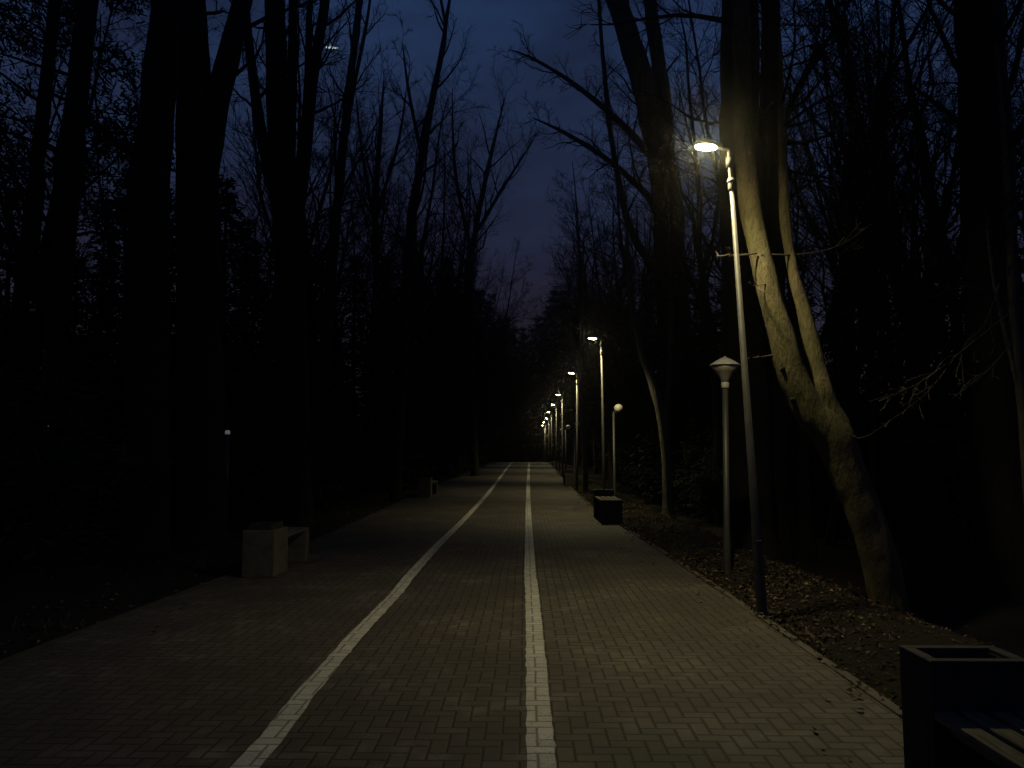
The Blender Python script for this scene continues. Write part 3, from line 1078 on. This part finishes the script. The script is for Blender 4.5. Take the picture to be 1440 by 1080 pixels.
lamp_specs = [   # (Y, pole px near its top, lean, label)
    (8.07, None, 0, 'tallest, nearest street lamp, glowing brightly beside the leaning tree'),
    (21.9, 846, 0, 'second lit street lamp, standing behind the dark bench at the path edge'),
    (32.3, 808, 0, 'third lit street lamp, standing behind the farther dark bench'),
    (46.5, 789, 0, 'fourth lit street lamp down the row, next one beyond the third'),
    (58.5, 780, 0, 'fifth lit street lamp down the row, small beyond the fourth'),
    (72.0, 774.5, 0, 'sixth lit street lamp down the row, small, between the fifth and the last three'),
    (86.0, 770, 0, 'third from last of the lit street lamps in the row'),
    (96.0, 767, 0, 'second to last of the tiny lit street lamps in the row'),
    (104.0, 763, 0, 'last and farthest of the tiny lit street lamps'),
]
lamp0 = make_lamp()
dim_lens_mesh = dim_beam = None
for i, (Y, px, ln, lab) in enumerate(lamp_specs):
    o = lamp0 if i == 0 else copy_tree(lamp0)
    if i >= 1:                       # the lamps farther on have weaker, wider lit lenses
        for q in o.children_recursive:
            if q.name.startswith('lens'):
                if dim_lens_mesh is None:
                    dim_lens_mesh = q.data.copy()
                    dim_lens_mesh.materials[0] = M_DIMLENS
                q.data = dim_lens_mesh
            if q.type == 'LIGHT':
                if dim_beam is None:
                    dim_beam = q.data.copy()
                    dim_beam.energy = 390
                q.data = dim_beam
    if i == 0:
        b = P(1072, 858, 8.07)
        t_ = P(1025, 216, 8.07)
        o.location = (b.x, 8.07, zground(b.x, 8.07))
        o.rotation_euler = (0, math.atan2(t_.x - b.x, t_.z - b.z), R(4))
    else:
        X = P(px, 620, Y).x
        X = max(X, XR(Y) + .14)
        o.location = (X, Y, zground(X, Y))
        o.rotation_euler = (R(random.Random(i).uniform(-.6, .6)), R(random.Random(i + 50).uniform(-.8, .5)), R(random.Random(i + 9).uniform(-6, 6)))
    tag(o, lab, 'street lamp', 'lit street lamps along the right edge of the path')


# ------------------------------------------------------------------ unlit lanterns
def make_cone_lantern():
    root = empty('lantern')
    H = 2.92
    m = MB()
    m.lathe([(.052, -.2), (.050, .0), (.050, .5), (.042, .56), (.040, H - .42)], 14)
    m.build('post', M_DARKMETAL, root, True)
    m = MB()
    m.lathe([(.050, H - .43), (.054, H - .425), (.054, H - .36), (.046, H - .35)], 16)
    m.build('collar', M_CAP, root, True)
    m = MB()
    m.lathe([(.045, H - .35), (.060, H - .33), (.075, H - .285), (.125, H - .21), (.190, H - .122)], 24)
    m.build('lamp_shade', M_SHADE, root, True)
    m = MB()
    m.lathe([(.200, H - .124), (.205, H - .118), (.200, H - .108), (.120, H - .055), (.045, H - .015), (.022, H - .008), (.012, H + .008)], 24)
    m.build('cap', M_CAP, root, False)
    return root


lan = make_cone_lantern()
b = P(1022.5, 804, 10.7)
lan.location = (b.x, 10.7, zground(b.x, 10.7))
lan.rotation_euler = (0, R(.8), 0)
tag(lan, 'unlit cone-shaped lantern on a slim post, left of the nearest street lamp', 'lantern')


def make_globe_lantern(side):
    root = empty('lantern')
    H = 2.9
    m = MB()
    m.lathe([(.045, -.2), (.043, .0), (.036, H - .12)], 12)
    m.build('post', M_DARKMETAL, root, True)
    m = MB()
    m.lathe([(.03, -.05), (.034, -.04), (.034, .02), (.028, .03)], 10, (0, 0, H - .10))
    pts, rads = resample([Vector((0, 0, H - .10)), Vector((side * .06, 0, H - .10)), Vector((side * .15, 0, H - .08))], [.018, .018, .022], .03)
    m.tube(pts, rads, 8)
    m.build('bracket', M_DARKMETAL, root, True)
    m = MB()
    m.lathe([(.13 * math.sin(math.pi * max(.02, k / 12)), -.13 * math.cos(math.pi * max(.02, k / 12))) for k in range(12)] + [(.008, .13)], 20, (side * .15, 0, H + .02))
    m.build('globe', M_OPAL, root, True)
    return root


gl = make_globe_lantern(1)
b = P(863.5, 640, 23.6)
gl.location = (b.x, 23.6, zground(b.x, 23.6))
tag(gl, 'pale round globe lantern on a thin post, right of the second street lamp', 'lantern', 'unlit globe lanterns behind the lamp row')
for (px, Y, lab) in ((799, 36.8, 'globe lantern low on the right of the fourth street lamp, half hidden by poles'),
                     (788, 45.5, 'globe lantern below the head of the fourth street lamp'),
                     (779, 56, 'smallest and farthest globe lantern, low in the distant row')):
    o = copy_tree(gl)
    X = P(px, 620, Y).x - .1
    X = max(X, XR(Y) + .3)
    o.location = (X, Y, zground(X, Y))
    tag(o, lab, 'lantern', 'unlit globe lanterns behind the lamp row')


# far lamps on other paths in the wood
def far_lamp(px, py, Y, lab):
    c = P(px, py, Y)
    root = empty('park_lamp', (c.x, Y, zground(c.x, Y)))
    h = c.z - zground(c.x, Y)
    m = MB()
    m.lathe([(.06, -.2), (.04, h - .05)], 10)
    m.build('post', M_DARKMETAL, root, True)
    m = MB()
    m.lathe([(.05, h - .05), (.045, h - .03), (.05, h + .0), (.04, h + .02), (.02, h + .03)], 14)
    m.build('lamp_shade', M_FARLENS, root, True)
    tag(root, lab, 'park lamp')


far_lamp(70, 601, 12.6, 'tiny white park lamp glimmering through the wood at far left')
far_lamp(320, 607, 15.5, 'tiny white park lamp glimmering behind the left bench')


# ------------------------------------------------------------------ benches with a litter box at one end
def make_bench(Xface, Ybin, sgn, Lseat, mbox, binh, seath, wid, bind, label, inward, seat_mat, rim=0.0):
    """Xface: side towards the path; Ybin: bin edge next to the seat; sgn: the way the seat runs; inward: +1 away from path is +X"""
    root = empty('park_bench', (Xface, Ybin, zpath(Ybin)))
    root.rotation_euler = (math.atan((zpath(Ybin + 1) - zpath(Ybin - 1)) / 2), 0, 0)

    def bx(m, a0, a1, b0, b1, z0, z1):
        x0, x1 = sorted((a0 * inward, a1 * inward))
        y0, y1 = sorted((b0 * sgn, b1 * sgn))
        m.box(x0, x1, y0, y1, z0, z1)

    m = MB()      # litter box, open at the top
    w = .055
    bx(m, 0, wid, -bind, -bind + w, .0, binh)
    bx(m, 0, wid, -w, 0, .0, binh)
    bx(m, 0, w, -bind + w, -w, .0, binh)
    bx(m, wid - w, wid, -bind + w, -w, .0, binh)
    box = m.build('litter_box', mbox, root, bevel=.006)
    m = MB()
    a0, a1, b0, b1, z0, z1 = w + .004, wid - w - .004, -bind + w + .004, -w - .004, .05, binh - .02 + rim
    t = .006
    bx(m, a0, a1, b0, b0 + t, z0, z1)
    bx(m, a0, a1, b1 - t, b1, z0, z1)
    bx(m, a0, a0 + t, b0 + t, b1 - t, z0, z1)
    bx(m, a1 - t, a1, b0 + t, b1 - t, z0, z1)
    bx(m, a0 + t, a1 - t, b0 + t, b1 - t, z0, z0 + t)
    m.build('bin_liner', M_LINER, box)
    m = MB()
    sw = (wid - 3 * .034) / 4
    for k in range(4):
        bx(m, k * (sw + .034), k * (sw + .034) + sw, .006, Lseat - .003, seath - .035, seath)
    m.build('seat', seat_mat, root, bevel=.005)
    m = MB()
    for k in (.05, wid - .10):
        bx(m, k, k + .05, .003, Lseat - .003, seath - .085, seath - .037)
    m.build('seat_frame', M_DARKMETAL, root)
    m = MB()
    bx(m, 0, wid, Lseat, Lseat + .20, .0, seath + .004)
    m.build('end_block', mbox, root, bevel=.008)
    tag(root, label, 'bench', 'benches with a litter box at one end')
    return root


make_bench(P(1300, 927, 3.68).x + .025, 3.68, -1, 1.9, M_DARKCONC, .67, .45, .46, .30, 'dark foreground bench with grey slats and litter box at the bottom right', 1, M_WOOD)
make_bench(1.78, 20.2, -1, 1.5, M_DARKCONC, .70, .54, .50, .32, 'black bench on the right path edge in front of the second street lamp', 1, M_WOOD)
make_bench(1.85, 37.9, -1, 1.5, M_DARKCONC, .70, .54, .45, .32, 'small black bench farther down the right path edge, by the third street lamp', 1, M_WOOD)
make_bench(-3.30, 11.0, 1, .88, M_CONC, .61, .50, .42, .62, 'pale concrete bench with a blocky litter box on the left path edge', -1, M_WOOD, .10)
make_bench(-3.40, 28.9, 1, 1.5, M_CONC, .70, .52, .42, .55, 'tiny pale concrete bench far down the left path edge', -1, M_WOOD)

# ------------------------------------------------------------------ aircraft light in the sky
c = P(466.5, 67, 900)
air = empty('aircraft', (c.x, c.y, c.z))
m = MB()
m.tube([Vector((-7.6, 0, .35)), Vector((-6.4, 0, .3)), Vector((0, 0, 0)), Vector((5.8, 0, -.35)), Vector((7.4, 0, -.4))], [.3, .95, 1.15, .95, .25], 12)
m.build('fuselage', M_AIR, air, True)
m = MB()
m.tube([Vector((-.6, -7, -.1)), Vector((0, 0, -.3)), Vector((-.6, 7, -.1))], [.2, .5, .2], 6)
m.build('wing', M_AIR, air)
tag(air, 'small pale glowing streak of an aircraft high in the sky at upper left', 'aircraft')

# ------------------------------------------------------------------ thin haze added to give the lamps a glow
m = MB()
m.box(-430, 430, -80, 720, -6, 45)
hm = bpy.data.materials.new('glow_haze')
hm.use_nodes = True
hn = hm.node_tree
hn.nodes.remove(hn.nodes['Principled BSDF'])
pv = hn.nodes.new('ShaderNodeVolumePrincipled')
pv.inputs['Density'].default_value = HAZE
pv.inputs['Color'].default_value = (.95, .95, .95, 1)
pv.inputs['Anisotropy'].default_value = .965
hn.links.new(pv.outputs[0], [q for q in hn.nodes if q.type == 'OUTPUT_MATERIAL'][0].inputs['Volume'])
tag(m.build('haze', hm), kind='stuff')

# ------------------------------------------------------------------ sky
w = bpy.data.worlds.new('World')
scene.world = w
w.use_nodes = True
nt = w.node_tree
t = NT(nt)
bg = nt.nodes['Background']
sky = t.n('ShaderNodeTexSky', sky_type='NISHITA')
sky.sun_disc = False
sky.sun_elevation = R(-1.0)
sky.sun_rotation = R(90)
tc = t.n('ShaderNodeTexCoord')
mp = t.n('ShaderNodeMapping')
mp.inputs['Scale'].default_value = (1, 1, 2.2)
t.l(tc.outputs['Generated'], mp.inputs[0])
cl = t.ramp(t.noise(mp.outputs[0], 3.6, 6, .6), .40, .62)
sz = t.n('ShaderNodeSeparateXYZ'); t.l(tc.outputs['Generated'], sz.inputs[0])
col = t.mix(cl, (.76, 1.38, 3.05), (.46, .74, 1.60))
low = t.mix(cl, (.385, .43, 1.02), (.33, .30, .71))
col = t.mix(t.ramp(sz.outputs[2], .22, .58), low, col)
col = t.mix(t.ramp(sz.outputs[2], .62, .85), col, (.07, .10, .18))  # sky overhead darkened, standing in for the shade of overhanging trees
mul = t.n('ShaderNodeMix', data_type='RGBA', blend_type='MULTIPLY')
mul.inputs[0].default_value = 1
t.l(sky.outputs[0], mul.inputs[6])
t.l(col, mul.inputs[7])
t.l(mul.outputs[2], bg.inputs['Color'])
bg.inputs['Strength'].default_value = .15

# ------------------------------------------------------------------ render settings
scene.render.engine = 'CYCLES'
scene.view_settings.view_transform = 'Standard'
scene.view_settings.look = 'None'
scene.view_settings.exposure = 0
scene.view_settings.gamma = 1
scene.cycles.max_bounces = 5
scene.cycles.sample_clamp_indirect = 2.0
